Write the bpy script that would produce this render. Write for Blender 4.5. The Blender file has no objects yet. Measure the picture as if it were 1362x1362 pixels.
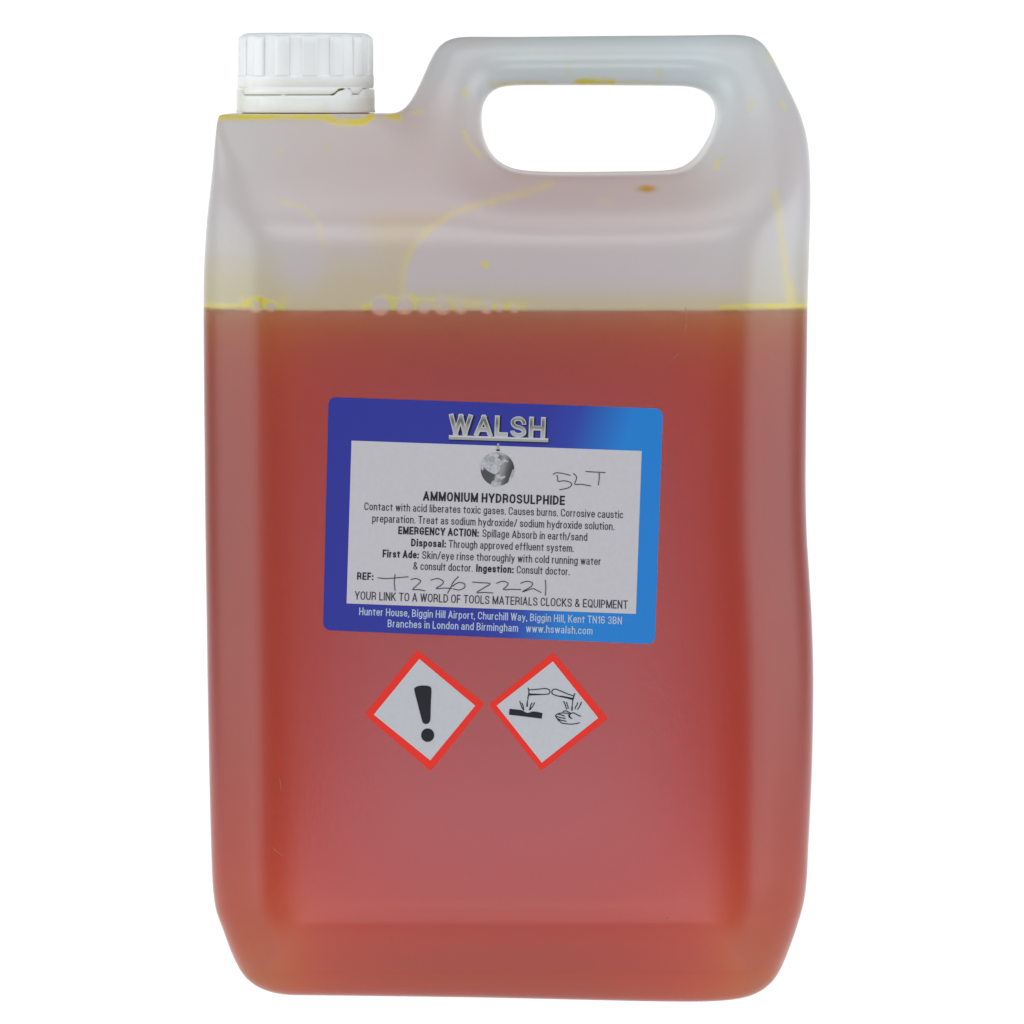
import bpy, math, random
import numpy as np
from mathutils import Vector

# ------------------------------------------------------------------ scale and camera
S = 0.2362            # millimetres per photograph pixel in the middle plane of the can
DIST = 2000.0         # camera distance in mm
PX0, PY0 = 681.0, 100.0
BASE = 1303.0         # photograph row of the resting plane at the middle plane
ZC = (BASE - PY0) * S # camera height, mm
MM = 0.001
scene = bpy.context.scene

cam_d = bpy.data.cameras.new('camera')
cam = bpy.data.objects.new('camera', cam_d)
scene.collection.objects.link(cam)
cam.location = (0, -DIST * MM, ZC * MM)
cam.rotation_euler = (math.radians(90), 0, 0)
cam_d.sensor_width = 36.0
cam_d.lens = 36.0 * DIST / (1362 * S)
cam_d.shift_y = -(681 - PY0) / 1362
cam_d.clip_start = 0.05
cam_d.clip_end = 50
scene.camera = cam

# ------------------------------------------------------------------ world and lamps
world = bpy.data.worlds.new('World')
scene.world = world
world.use_nodes = True
bg = world.node_tree.nodes['Background']
bg.inputs['Color'].default_value = (0.80, 0.88, 1.0, 1)
bg.inputs['Strength'].default_value = 0.13

def lamp(name, loc, target, sx, sy, power, col):
    d = bpy.data.lights.new(name, 'AREA')
    d.shape = 'RECTANGLE'; d.size = sx; d.size_y = sy; d.energy = power; d.color = col
    o = bpy.data.objects.new(name, d)
    scene.collection.objects.link(o)
    o.location = loc
    o.rotation_euler = (Vector(target) - Vector(loc)).to_track_quat('-Z', 'Y').to_euler()
    return o
lamp('low_front_softbox', (0.02, -2.30, -0.34), (0, 0, 0.10), 0.55, 0.5, 7.2, (0.92, 0.93, 1.0))
lamp('key_softbox', (-0.15, -1.55, 1.25), (0, 0, 0.14), 0.9, 0.7, 8.5, (0.92, 0.94, 1.0))
lamp('left_softbox', (-0.90, -0.28, 0.25), (0, -0.28, 0.2), 1.3, 0.9, 7.5, (0.93, 0.96, 1.0))
lamp('right_softbox', (0.90, -0.28, 0.25), (0, -0.28, 0.2), 1.3, 0.9, 8.5, (0.93, 0.96, 1.0))
lamp('top_softbox', (0.0, -0.25, 1.15), (0, 0, 0.2), 0.9, 0.6, 3.0, (0.93, 0.97, 1.0))

scene.view_settings.view_transform = 'Standard'
scene.view_settings.look = 'None'
scene.view_settings.exposure = 0.0
scene.view_settings.gamma = 1.0
scene.render.engine = 'CYCLES'
scene.cycles.max_bounces = 14
scene.cycles.diffuse_bounces = 7
scene.cycles.transmission_bounces = 12
scene.cycles.transparent_max_bounces = 24
scene.cycles.volume_bounces = 2
scene.render.resolution_x = 1024
scene.render.resolution_y = 1024

# ------------------------------------------------------------------ helpers
def new_mat(name):
    m = bpy.data.materials.new(name)
    m.use_nodes = True
    nt = m.node_tree
    nt.nodes.clear()
    out = nt.nodes.new('ShaderNodeOutputMaterial')
    return m, nt, out

def N(nt, kind, **kw):
    n = nt.nodes.new(kind)
    for k, v in kw.items():
        if k in n.inputs: n.inputs[k].default_value = v
        else: setattr(n, k, v)
    return n

def L(nt, a, b): nt.links.new(a, b)

def mesh_obj(name, verts, faces, mat, parent=None, smooth=True, attrs=None):
    me = bpy.data.meshes.new(name)
    v = np.asarray(verts, dtype=np.float32) * MM
    if isinstance(faces, np.ndarray):
        me.vertices.add(len(v)); me.vertices.foreach_set('co', v.ravel())
        k = faces.shape[1]
        me.loops.add(faces.size); me.loops.foreach_set('vertex_index', faces.astype(np.int32).ravel())
        me.polygons.add(len(faces))
        me.polygons.foreach_set('loop_start', np.arange(0, faces.size, k, dtype=np.int32))
        me.update(calc_edges=True)
    else:
        me.from_pydata([tuple(map(float, p)) for p in v], [], faces)
        me.update()
    me.validate()
    if smooth:
        me.polygons.foreach_set('use_smooth', np.ones(len(me.polygons), dtype=bool))
    if attrs:
        for an, data in attrs.items():
            a = me.attributes.new(an, 'FLOAT', 'POINT')
            a.data.foreach_set('value', np.asarray(data, dtype=np.float32))
    if mat: me.materials.append(mat)
    o = bpy.data.objects.new(name, me)
    scene.collection.objects.link(o)
    if parent: o.parent = parent
    return o

def principled(name, col, rough=0.5, **kw):
    m, nt, out = new_mat(name)
    p = N(nt, 'ShaderNodeBsdfPrincipled')
    p.inputs['Base Color'].default_value = (*col, 1)
    p.inputs['Roughness'].default_value = rough
    p.inputs['Specular IOR Level'].default_value = 0.15
    for k, v in kw.items(): p.inputs[k].default_value = v
    L(nt, p.outputs[0], out.inputs['Surface'])
    return m, nt, p

# ------------------------------------------------------------------ shape of the can
def sstep(a, b, x):
    t = np.clip((x - a) / (b - a), 0, 1)
    return t * t * (3 - 2 * t)

def X(px): return (np.asarray(px, dtype=float) - PX0) * S
def Z(py): return (BASE - np.asarray(py, dtype=float)) * S

OUT = [(291,156),(292,152.5),(297,151),(330,151),(420,151),(500,151),(522,151),(534,148),(543,140),(552,124),(562,103),(572,80),
 (580,64),(590,54),(604,49.5),(625,48.5),(700,48),(800,47),(900,46.5),(980,46),(1000,47.5),(1014,54),(1025,69),(1036,90),(1047,112),
 (1058,134),(1067,155),(1074,180),(1077.5,205),(1078,240),(1077,300),(1075.5,350),(1074,400),(1073,480),(1072,560),(1071.5,640),(1073,700),(1076,750),
 (1079.5,810),(1081.5,870),(1081.5,930),(1080,1000),(1077.5,1060),(1075,1110),(1073,1150),(1069,1180),(1061,1208),
 (1050,1240),(1040,1264),(1026,1283),(1006,1296),(980,1303),(940,1306),(880,1306),(780,1304),(640,1301),(500,1299),(420,1298),
 (380,1297),(352,1291),(332,1280),(318,1264),(308,1243),(297,1213),(288,1188),(284,1160),(282,1120),
 (280,1050),(278.5,980),(277,900),(275.5,800),(274,700),(273,600),(272,500),(271.5,400),(272.5,345),(276,290),(281,240),(286,195),(289.5,165)]
# the side edges one sees lie in front of the middle plane, so the true outline is slightly narrower than its picture
OUT = [(PX0 + (x - PX0) * (1 - float(np.interp(y, [50, 150, 200, 250], [8, 18, 28, 34])) / DIST), y) for x, y in OUT]
HOLE_SRC = [(640,150),(645,130),(656,118.5),(675,115),(720,114.5),(800,114.5),(880,115),(918,116),(938,122),(949,134),(951.5,152),(947,172),(936,194),
 (922,213),(908,223.5),(888,226.5),(850,227.5),(780,228.5),(720,228),(685,225),(666,217),(652,203),(642,180)]

HOLE = [(x + 2.2 * min(1, max(0, (x - 850) / 90)), y + 1.8 * (y > 190)) for x, y in HOLE_SRC]

def catmull(pts, n=6):
    P = np.array(pts, dtype=float); R = []
    m = len(P)
    for i in range(m):
        a, b, c, d = P[i-1], P[i], P[(i+1) % m], P[(i+2) % m]
        for k in range(n):
            t = k / n
            R.append(0.5 * ((2*b) + (-a+c)*t + (2*a-5*b+4*c-d)*t*t + (-a+3*b-3*c+d)*t**3))
    return np.array(R)

def poly_sdf(pts, gx, gz):
    """signed distance (mm) to a closed outline over a grid"""
    P = np.stack([X(pts[:, 0]), Z(pts[:, 1])], 1)
    GX, GZ = np.meshgrid(gx, gz, indexing='ij')
    d2 = np.full(GX.shape, 1e12); inside = np.zeros(GX.shape, bool)
    for i in range(len(P)):
        ax, az = P[i]; bx, bz = P[(i + 1) % len(P)]
        ex, ez = bx - ax, bz - az
        t = np.clip(((GX - ax) * ex + (GZ - az) * ez) / (ex * ex + ez * ez + 1e-12), 0, 1)
        d2 = np.minimum(d2, (GX - ax - t * ex) ** 2 + (GZ - az - t * ez) ** 2)
        if az != bz:
            c = ((az > GZ) != (bz > GZ)) & (GX < (bx - ax) * (GZ - az) / (bz - az) + ax)
            inside ^= c
    d = np.sqrt(d2)
    return np.where(inside, -d, d)

def half_depth(x, z):
    """half thickness of the can front to back, mm, at a place of the front face"""
    py = BASE - z / S
    px = PX0 + x / S
    K = [0, 47, 95, 150, 200, 235, 262, 290, 315, 1192, 1200, 1230, 1260, 1285, 1310]
    D = [16, 17, 20, 31, 44, 53, 60, 64.3, 65, 65, 64.85, 63.6, 61.8, 59.7, 57.0]
    prof = 0
    for o_, w_ in ((-30, .09), (-20, .14), (-10, .17), (0, .2), (10, .17), (20, .14), (30, .09)):
        o_ = np.where(py > 900, o_ * np.clip((py - 1195) / 60, 0.12, 0.8), o_)
        prof = prof + w_ * np.interp(py + o_, K, D)
    # slightly sunk label panel with a gently bulging face
    m = sstep(0, 5, 1170 - py)
    bul = 3.2 * np.clip(1 - np.abs((px - 666) / 335.0) ** 4, 0, 1) * np.clip(1 - np.abs((py - 750) / 500.0) ** 4, 0, 1) ** 1.5
    return prof + bul - 0.02 * m

VS = 0.8
gx = np.arange(X(240), X(1114), VS); gz = np.arange(Z(1330), Z(8), VS); gy = np.arange(-75.2, 76.0, VS)
a_out = poly_sdf(catmull(OUT), gx, gz).astype(np.float32)
a_hole = poly_sdf(catmull(HOLE), gx, gz).astype(np.float32)
GX2, GZ2 = np.meshgrid(gx, gz, indexing='ij')
py2 = BASE - GZ2 / S; px2 = PX0 + GX2 / S
dep = half_depth(GX2, GZ2).astype(np.float32)
rad = np.interp(py2, [40, 120, 230, 330, 1180, 1260, 1310], [12, 13, 19, 1, 1, 0.9, 0.5])
corner_r = np.interp(px2, [400, 950], [30, 33])
rad = np.where(py2 > 330, rad * corner_r, np.interp(py2, [40, 120, 230, 330], [12, 13, 19, 30]) + (corner_r - 30) * sstep(230, 330, py2))
ext = (2.1 * sstep(190, 330, py2) * (1 - 0.6 * sstep(1210, 1300, py2))).astype(np.float32)
ledge = sstep(0, 60, 560 - px2) * sstep(0, 90, 245 - py2)
rad = (rad * (1 - ledge) + 3.2 * ledge).astype(np.float32)

rhole = np.interp(py2, [60, 150, 235], [16, 17, 20]).astype(np.float32)[:, None, :]

def rint(a, b, r):
    u = a + r; v = b + r
    return np.minimum(np.maximum(u, v), 0) + np.sqrt(np.maximum(u, 0) ** 2 + np.maximum(v, 0) ** 2) - r

def body_field(gyv):
    A = a_out[:, None, :]; D = dep[:, None, :]; R = rad[:, None, :]
    B = np.abs(gyv)[None, :, None].astype(np.float32) - D
    F = rint(A, B - ext[:, None, :], R)
    q = np.maximum(2.8 - np.abs(F - B), 0)
    F = np.maximum(F, B) + q * q * 0.089
    del q
    return rint(F, -a_hole[:, None, :], rhole).astype(np.float32)

def surface_nets(F, gx, gy, gz, iso=0.0):
    F = F - iso
    sgn = F < 0
    nx, ny, nz = F.shape
    c = sgn[:-1, :-1, :-1].astype(np.int8)
    tot = np.zeros((nx-1, ny-1, nz-1), np.int8)
    for i in (0, 1):
        for j in (0, 1):
            for k in (0, 1):
                tot += sgn[i:nx-1+i, j:ny-1+j, k:nz-1+k]
    act = (tot > 0) & (tot < 8)
    ci, cj, ck = np.nonzero(act)
    idx = np.full(act.shape, -1, np.int32); idx[ci, cj, ck] = np.arange(len(ci))
    acc = np.zeros((len(ci), 3)); cnt = np.zeros(len(ci))
    corners = [(i, j, k) for i in (0, 1) for j in (0, 1) for k in (0, 1)]
    for p in corners:
        for ax in range(3):
            if p[ax]: continue
            q = list(p); q[ax] = 1
            fa = F[ci + p[0], cj + p[1], ck + p[2]]; fb = F[ci + q[0], cj + q[1], ck + q[2]]
            cr = (fa < 0) != (fb < 0)
            t = np.where(cr, fa / np.where(cr, fa - fb, 1), 0)
            for d in range(3):
                acc[:, d] += np.where(cr, p[d] + (t if d == ax else 0), 0)
            cnt += cr
    acc /= cnt[:, None]
    V = np.stack([gx[0] + (ci + acc[:, 0]) * VS, gy[0] + (cj + acc[:, 1]) * (gy[1] - gy[0]), gz[0] + (ck + acc[:, 2]) * VS], 1)
    faces = []
    # x edges
    s = sgn[:-1, 1:-1, 1:-1] != sgn[1:, 1:-1, 1:-1]
    i, j, k = np.nonzero(s); j += 1; k += 1
    q = np.stack([idx[i, j-1, k-1], idx[i, j, k-1], idx[i, j, k], idx[i, j-1, k]], 1)
    flip = ~sgn[i, j, k]; q[flip] = q[flip][:, ::-1]; faces.append(q)
    s = sgn[1:-1, :-1, 1:-1] != sgn[1:-1, 1:, 1:-1]
    i, j, k = np.nonzero(s); i += 1; k += 1
    q = np.stack([idx[i-1, j, k-1], idx[i-1, j, k], idx[i, j, k], idx[i, j, k-1]], 1)
    flip = ~sgn[i, j, k]; q[flip] = q[flip][:, ::-1]; faces.append(q)
    s = sgn[1:-1, 1:-1, :-1] != sgn[1:-1, 1:-1, 1:]
    i, j, k = np.nonzero(s); i += 1; j += 1
    q = np.stack([idx[i-1, j-1, k], idx[i, j-1, k], idx[i, j, k], idx[i-1, j, k]], 1)
    flip = ~sgn[i, j, k]; q[flip] = q[flip][:, ::-1]; faces.append(q)
    return V, np.concatenate(faces)

def to_px(V):
    """photograph position of surface points (design measure for stains)"""
    k = DIST / (DIST + V[:, 1])
    return PX0 + V[:, 0] / S * k, PY0 + (ZC - V[:, 2]) / S * k

def front(px, py, off=0.0):
    """the point on the front face of the can that stands at a measured place of the photograph"""
    px = np.asarray(px, dtype=float); py = np.asarray(py, dtype=float)
    d = np.full(px.shape, 65.0)
    for _ in range(4):
        k = (DIST - d) / DIST
        x = (px - PX0) * S * k; z = ZC - (py - PY0) * S * k
        d = half_depth(x, z)
    return np.stack([x, -(d + off), z], -1)

F = body_field(gy)
# blow-moulded softness: relax the upper half of the form
wz = (1 - sstep(285, 360, BASE - gz / S)).astype(np.float32)[None, None, :]
G = F.copy()
for _ in range(5):
    for ax in range(3):
        a_, b_ = np.roll(G, 1, ax), np.roll(G, -1, ax)
        G = 0.5 * G + 0.25 * (a_ + b_)
for _ in range(2):
    for ax in range(3):
        a_, b_ = np.roll(G, 3, ax), np.roll(G, -3, ax)
        G = 0.5 * G + 0.25 * (a_ + b_)
keep = 1 - ledge[:, None, :].astype(np.float32) * 0.85
F = F + (G - F) * wz * keep
del G, a_, b_
V, Q = surface_nets(F, gx, gy, gz)
print('shell', V.shape, Q.shape)

# ---- residue left by the liquid on the wall (its own shapes, not light)
ppx, ppy = to_px(V)
fr = V[:, 1] < 2.0
stain = np.zeros(len(V)); film = np.zeros(len(V)); spot = np.zeros(len(V))
def seg_dist(pts):
    d = np.full(len(V), 1e9)
    for (ax, az), (bx, bz) in zip(pts[:-1], pts[1:]):
        ex, ez = bx - ax, bz - az
        t = np.clip(((ppx - ax) * ex + (ppy - az) * ez) / (ex * ex + ez * ez + 1e-9), 0, 1)
        d = np.minimum(d, np.hypot(ppx - ax - t * ex, ppy - az - t * ez))
    return d
def smear(pts, r, k):
    global stain
    stain = np.maximum(stain, k * np.exp(-(seg_dist(pts) / r) ** 2) * fr)
smear([(292,156),(350,155),(400,155),(440,156)], 4.5, 0.95)
smear([(432,155),(446,162),(463,163),(484,162),(494,154)], 5.2, 1.0)
smear([(500,157),(515,158)], 4, 0.25); smear([(519,153),(530,156)], 5.5, 1.0)
smear([(735,243),(700,256),(665,264),(630,274),(598,287),(568,308),(547,332),(536,362),(534,398)], 5.6, 0.36)
smear([(655,112),(690,111),(725,110)], 3.5, 0.45); smear([(768,109),(790,108),(815,110)], 4.5, 0.95); smear([(800,111),(880,111)], 3, 0.3)
smear([(1029,255),(1036,285),(1040,320),(1045,360),(1050,402)], 5.6, 0.36); smear([(1050,380),(1054,405)], 7, 0.5)
smear([(617,126),(620,121)], 4, 0.5); smear([(617,176),(623,190),(638,208)], 3.2, 0.45)
smear([(548,151),(563,149)], 3.5, 0.4); smear([(958,211),(951,224)], 3.2, 0.5); smear([(1001,135),(995,147)], 4, 0.3)
smear([(1041,138),(1044,144)], 3.4, 0.55); smear([(1022,70),(1030,84)], 5, 0.35); smear([(876,92),(880,101)], 5, 0.25)
smear([(800,268),(812,270)], 3.4, 0.3); smear([(376,268),(405,276),(425,300),(430,330)], 4, 0.25); smear([(372,200),(374,205)], 4, 0.3)
smear([(434,196),(438,192)], 4, 0.3); smear([(650,269),(660,269)], 3.4, 0.6); smear([(757,84),(757,96)], 5, 0.3); smear([(714,66),(716,68)], 4, 0.2)
spot = np.maximum(spot, np.exp(-(((ppx-860)/14.0)**2 + ((ppy-251)/5.5)**2) ** 1.5) * fr)
smear([(645,351),(647,353)], 4.4, 0.95)
_r = random.Random(11)
for x0_, x1_, n_, up_ in ((275, 322, 7, 5), (318, 385, 14, 12), (478, 700, 34, 13), (955, 1070, 16, 5)):
    for _ in range(n_):
        bx0 = _r.uniform(x0_, x1_); by0 = 408 - _r.uniform(-3, up_) * (0.45 if bx0 > 620 else 1)
        smear([(bx0, by0), (bx0 + _r.uniform(-5, 5), by0 + _r.uniform(-2, 2))], _r.uniform(2.4, 4.2), _r.uniform(0.2, 0.6))
# thin film of liquid still wetting the wall, everywhere but inside the drained patch right of the long run mark
arcx = np.interp(ppy, [243, 256, 274, 287, 308, 332, 362, 398, 412], [735, 700, 630, 598, 568, 547, 536, 534, 534])
left_of = sstep(-8, 8, arcx - ppx)
patch = 1 - np.exp(-(((ppx - 400) / 38.0) ** 2 + ((ppy - 335) / 55.0) ** 2) ** 1.5)
film = 0.75 * sstep(300, 395, ppy) * np.maximum(left_of * patch, 0.0) 
film = np.maximum(film, 0.55 * sstep(268, 300, ppy) * left_of * sstep(450, 520, ppx))
film = np.maximum(film, 0.8 * sstep(374, 408, ppy))
film = np.maximum(film, 0.30 * sstep(290, 400, ppy) * sstep(965, 1000, ppx))
film *= (ppy < 416)
BUB = ((340,408,8.5),(361,409,6.5),(506,407,13),(538,406.5,12.5),(564,407.5,10),(588.5,406.5,12.5),(613,407.5,10.5),(631,408,6),(647,409,9),(664,411,5),(684,412,5))
lvl = 411 - np.where(ppx < 350, 3, np.where(ppx > 985, 2, 0))
t1 = np.clip((ppx - 318) / 62, 0, 1); t2 = np.clip((ppx - 479) / 219, 0, 1)
hgt_ = np.where((ppx > 318) & (ppx < 380), 14 * np.sin(np.pi * t1) ** 0.8, 0) + np.where((ppx > 479) & (ppx < 698), 20 * np.minimum(1, t2 * 7) * (1 - t2) ** 0.75, 0)
hgt_ = np.where(ppx > 958, 4.2, hgt_); hgt_ = np.where(ppx < 318, 2.8, hgt_)
froth = sstep(-2.0, 1.5, ppy - (lvl - hgt_)) * sstep(-1.5, 2.0, lvl + 1.5 - ppy) * fr * (hgt_ > 0.3)
inb = np.zeros(len(V))
for bx_, by_, br_ in BUB: inb = np.maximum(inb, sstep(-1.6, 1.6, br_ - np.hypot(ppx - bx_, ppy - by_)))
stain = np.maximum(stain, 0.85 * froth * (1 - inb)); film *= (1 - 0.9 * inb)
dry_glow_cut = sstep(Z(401.5) - 0.6, Z(401.5) + 0.6, V[:, 2])   # wetted wall scatters less; above it, colour and scatter also offset the red glow

m_shell, nt, out = new_mat('milky_polythene')
at_s = N(nt, 'ShaderNodeAttribute', attribute_name='stain')
at_f = N(nt, 'ShaderNodeAttribute', attribute_name='film')
at_p = N(nt, 'ShaderNodeAttribute', attribute_name='spot')
at_d = N(nt, 'ShaderNodeAttribute', attribute_name='dry_glow_cut')
tc = N(nt, 'ShaderNodeTexCoord')
nz1 = N(nt, 'ShaderNodeTexNoise', Scale=260.0, Detail=4.0); L(nt, tc.outputs['Object'], nz1.inputs['Vector'])
nz2 = N(nt, 'ShaderNodeTexNoise', Scale=18.0, Detail=3.0); L(nt, tc.outputs['Object'], nz2.inputs['Vector'])
def math_n(op, a, b=None, c=None, clamp=False):
    n = N(nt, 'ShaderNodeMath', operation=op, use_clamp=clamp)
    for i, v in enumerate((a, b, c)):
        if v is None: continue
        if hasattr(v, 'is_linked'): L(nt, v, n.inputs[i])
        else: n.inputs[i].default_value = v
    return n.outputs[0]
def mix_c(fac, a, b, bt='MIX'):
    n = N(nt, 'ShaderNodeMix', data_type='RGBA', blend_type=bt)
    for s, v in ((n.inputs[0], fac), (n.inputs[6], a), (n.inputs[7], b)):
        if hasattr(v, 'is_linked'): L(nt, v, s)
        else: s.default_value = v
    return n.outputs[2]
s_f = math_n('MULTIPLY', at_s.outputs['Fac'], math_n('MULTIPLY_ADD', nz1.outputs['Fac'], 1.6, 0.15), clamp=True)
col = mix_c(0.0, (0.90, 0.90, 0.90, 1), (1, 1, 1, 1))
col = mix_c(at_d.outputs['Fac'], (0.93, 0.90, 0.88, 1), (0.815, 0.872, 0.875, 1))  # cool tint painted above the level to cancel red light from the liquid
col = mix_c(at_f.outputs['Fac'], col, (0.83, 0.83, 0.47, 1))
col = mix_c(s_f, col, (0.86, 0.76, 0.06, 1))
col = mix_c(at_p.outputs['Fac'], col, (0.62, 0.36, 0.04, 1))
trl = N(nt, 'ShaderNodeBsdfTranslucent'); L(nt, col, trl.inputs['Color'])
dif = N(nt, 'ShaderNodeBsdfDiffuse'); L(nt, col, dif.inputs['Color'])
gls = N(nt, 'ShaderNodeBsdfGlossy'); gls.inputs['Roughness'].default_value = 0.34; gls.inputs['Color'].default_value = (1, 1, 1, 1)
# leathery moulded grain, fine scratches
vor = N(nt, 'ShaderNodeTexVoronoi', Scale=900.0); vor.feature = 'SMOOTH_F1'; L(nt, tc.outputs['Object'], vor.inputs['Vector'])
nz3 = N(nt, 'ShaderNodeTexNoise', Scale=1000.0, Detail=3.0); L(nt, tc.outputs['Object'], nz3.inputs['Vector'])
hgt = math_n('ADD', nz3.outputs['Fac'], math_n('MULTIPLY', vor.outputs['Distance'], 0.5))
bmp = N(nt, 'ShaderNodeBump', Strength=0.14, Distance=0.00014); L(nt, hgt, bmp.inputs['Height'])
bmp2 = N(nt, 'ShaderNodeBump', Strength=0.05, Distance=0.003); L(nt, nz2.outputs['Fac'], bmp2.inputs['Height']); L(nt, bmp2.outputs[0], bmp.inputs['Normal'])
for n_ in (gls, dif): L(nt, bmp.outputs[0], n_.inputs['Normal'])
mx = N(nt, 'ShaderNodeMixShader'); mx.inputs[0].default_value = 0.05
L(nt, trl.outputs[0], mx.inputs[1]); L(nt, dif.outputs[0], mx.inputs[2])
# stains scatter light back more than the bare wall
L(nt, math_n('ADD', math_n('MULTIPLY_ADD', at_d.outputs['Fac'], 0.34, 0.020), math_n('MULTIPLY', math_n('MAXIMUM', s_f, at_p.outputs['Fac']), 0.3)), mx.inputs[0])
lw = N(nt, 'ShaderNodeLayerWeight', Blend=0.5)
fre = math_n('MULTIPLY_ADD', math_n('POWER', lw.outputs['Facing'], 6.0), 0.62, 0.05)
mg = N(nt, 'ShaderNodeMixShader'); L(nt, fre, mg.inputs[0]); L(nt, mx.outputs[0], mg.inputs[1]); L(nt, gls.outputs[0], mg.inputs[2])
L(nt, mg.outputs[0], out.inputs['Surface'])

can = bpy.data.objects.new('jerrycan', None)
scene.collection.objects.link(can)
can['label'] = 'translucent plastic jerrycan of orange-red liquid with white screw cap, blue label and two hazard stickers'
can['category'] = 'jerrycan'
body = mesh_obj('body', V, Q, m_shell, can, attrs={'stain': stain, 'film': film, 'dry_glow_cut': dry_glow_cut, 'spot': spot})

# ------------------------------------------------------------------ liquid
m_liq, nt, out = new_mat('orange_red_liquid')
tr = N(nt, 'ShaderNodeBsdfTransparent')
# the free surface reflects (totally, for steep rays from below); the rest of the skin lies against the wall
geo = N(nt, 'ShaderNodeNewGeometry'); sep = N(nt, 'ShaderNodeSeparateXYZ'); L(nt, geo.outputs['Position'], sep.inputs[0])
gt = N(nt, 'ShaderNodeMath', operation='GREATER_THAN'); L(nt, sep.outputs[2], gt.inputs[0]); gt.inputs[1].default_value = float(Z(401.5) - 0.5) * MM
fr_ = N(nt, 'ShaderNodeFresnel'); fr_.inputs['IOR'].default_value = 1.34
mu = N(nt, 'ShaderNodeMath', operation='MULTIPLY'); L(nt, gt.outputs[0], mu.inputs[0]); L(nt, fr_.outputs[0], mu.inputs[1])
gl_ = N(nt, 'ShaderNodeBsdfGlossy'); gl_.inputs['Roughness'].default_value = 0.05
mi_ = N(nt, 'ShaderNodeMixShader'); mu2 = N(nt, 'ShaderNodeMath', operation='MULTIPLY'); mu2.inputs[1].default_value = 0.55; L(nt, mu.outputs[0], mu2.inputs[0]); L(nt, mu2.outputs[0], mi_.inputs[0]); L(nt, tr.outputs[0], mi_.inputs[1]); L(nt, gl_.outputs[0], mi_.inputs[2])
L(nt, mi_.outputs[0], out.inputs['Surface'])
va = N(nt, 'ShaderNodeVolumeAbsorption')
va.inputs['Color'].default_value = (0.9825, 0.82, 0.0, 1)
va.inputs['Density'].default_value = 400.0
L(nt, va.outputs[0], out.inputs['Volume'])
LEVEL = 401.5
GZ3 = gz[None, None, :].astype(np.float32)
FL = np.maximum(F + 0.25, GZ3 - Z(LEVEL))
kz = gz < Z(LEVEL) + 3
VL, QL = surface_nets(FL[:, :, kz], gx, gy, gz[kz])
liquid = mesh_obj('liquid', VL, QL, m_liq, can)
liquid['label'] = 'orange-red liquid filling the lower three quarters of the can'
del FL, F

# ------------------------------------------------------------------ foam and bubbles at the surface, against the inside of the wall
m_foam, nt, out = new_mat('yellow_foam')
tc = N(nt, 'ShaderNodeTexCoord'); vo = N(nt, 'ShaderNodeTexVoronoi', Scale=900.0); L(nt, tc.outputs['Object'], vo.inputs['Vector'])
rp = N(nt, 'ShaderNodeValToRGB'); rp.color_ramp.elements[0].color = (0.92, 0.86, 0.16, 1); rp.color_ramp.elements[1].color = (0.80, 0.66, 0.03, 1)
L(nt, vo.outputs['Distance'], rp.inputs[0])
a_ = N(nt, 'ShaderNodeBsdfTranslucent'); b_ = N(nt, 'ShaderNodeBsdfDiffuse'); mxx = N(nt, 'ShaderNodeMixShader'); mxx.inputs[0].default_value = 0.5
L(nt, rp.outputs[0], a_.inputs[0]); L(nt, rp.outputs[0], b_.inputs[0]); L(nt, a_.outputs[0], mxx.inputs[1]); L(nt, b_.outputs[0], mxx.inputs[2]); L(nt, mxx.outputs[0], out.inputs['Surface'])
m_bub, nt, out = new_mat('bubble_skin')
a_ = N(nt, 'ShaderNodeBsdfTranslucent'); b_ = N(nt, 'ShaderNodeBsdfDiffuse'); mxx = N(nt, 'ShaderNodeMixShader'); mxx.inputs[0].default_value = 0.6
for q in (a_, b_): q.inputs[0].default_value = (0.95, 0.66, 0.50, 1)
L(nt, a_.outputs[0], mxx.inputs[1]); L(nt, b_.outputs[0], mxx.inputs[2]); L(nt, mxx.outputs[0], out.inputs['Surface'])

# radial profile of the wall at the liquid surface, so foam follows the rounded corners too
lv = np.argmin(np.abs(gz - Z(LEVEL)))
def wall_y(x, z):
    i = np.clip(np.round((x - gx[0]) / VS).astype(int), 0, len(gx) - 1); k = np.clip(np.round((z - gz[0]) / VS).astype(int), 0, len(gz) - 1)
    a = a_out[i, k]; r = rad[i, k]; d = half_depth(x, z)
    u = np.clip((a + r), 0, r)
    return -np.minimum(d, d + ext[i, k] - r + np.sqrt(np.maximum(r * r - u * u, 0)))
def wall_point(px, py, off):
    px = np.asarray(px, float); py = np.asarray(py, float); y = np.full(px.shape, -64.0)
    for _ in range(6):
        k = (DIST + y) / DIST
        x = (px - PX0) * S * k; z = ZC - (py - PY0) * S * k
        y = wall_y(x, z)
    return np.stack([x, y + off, z], -1)

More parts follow.
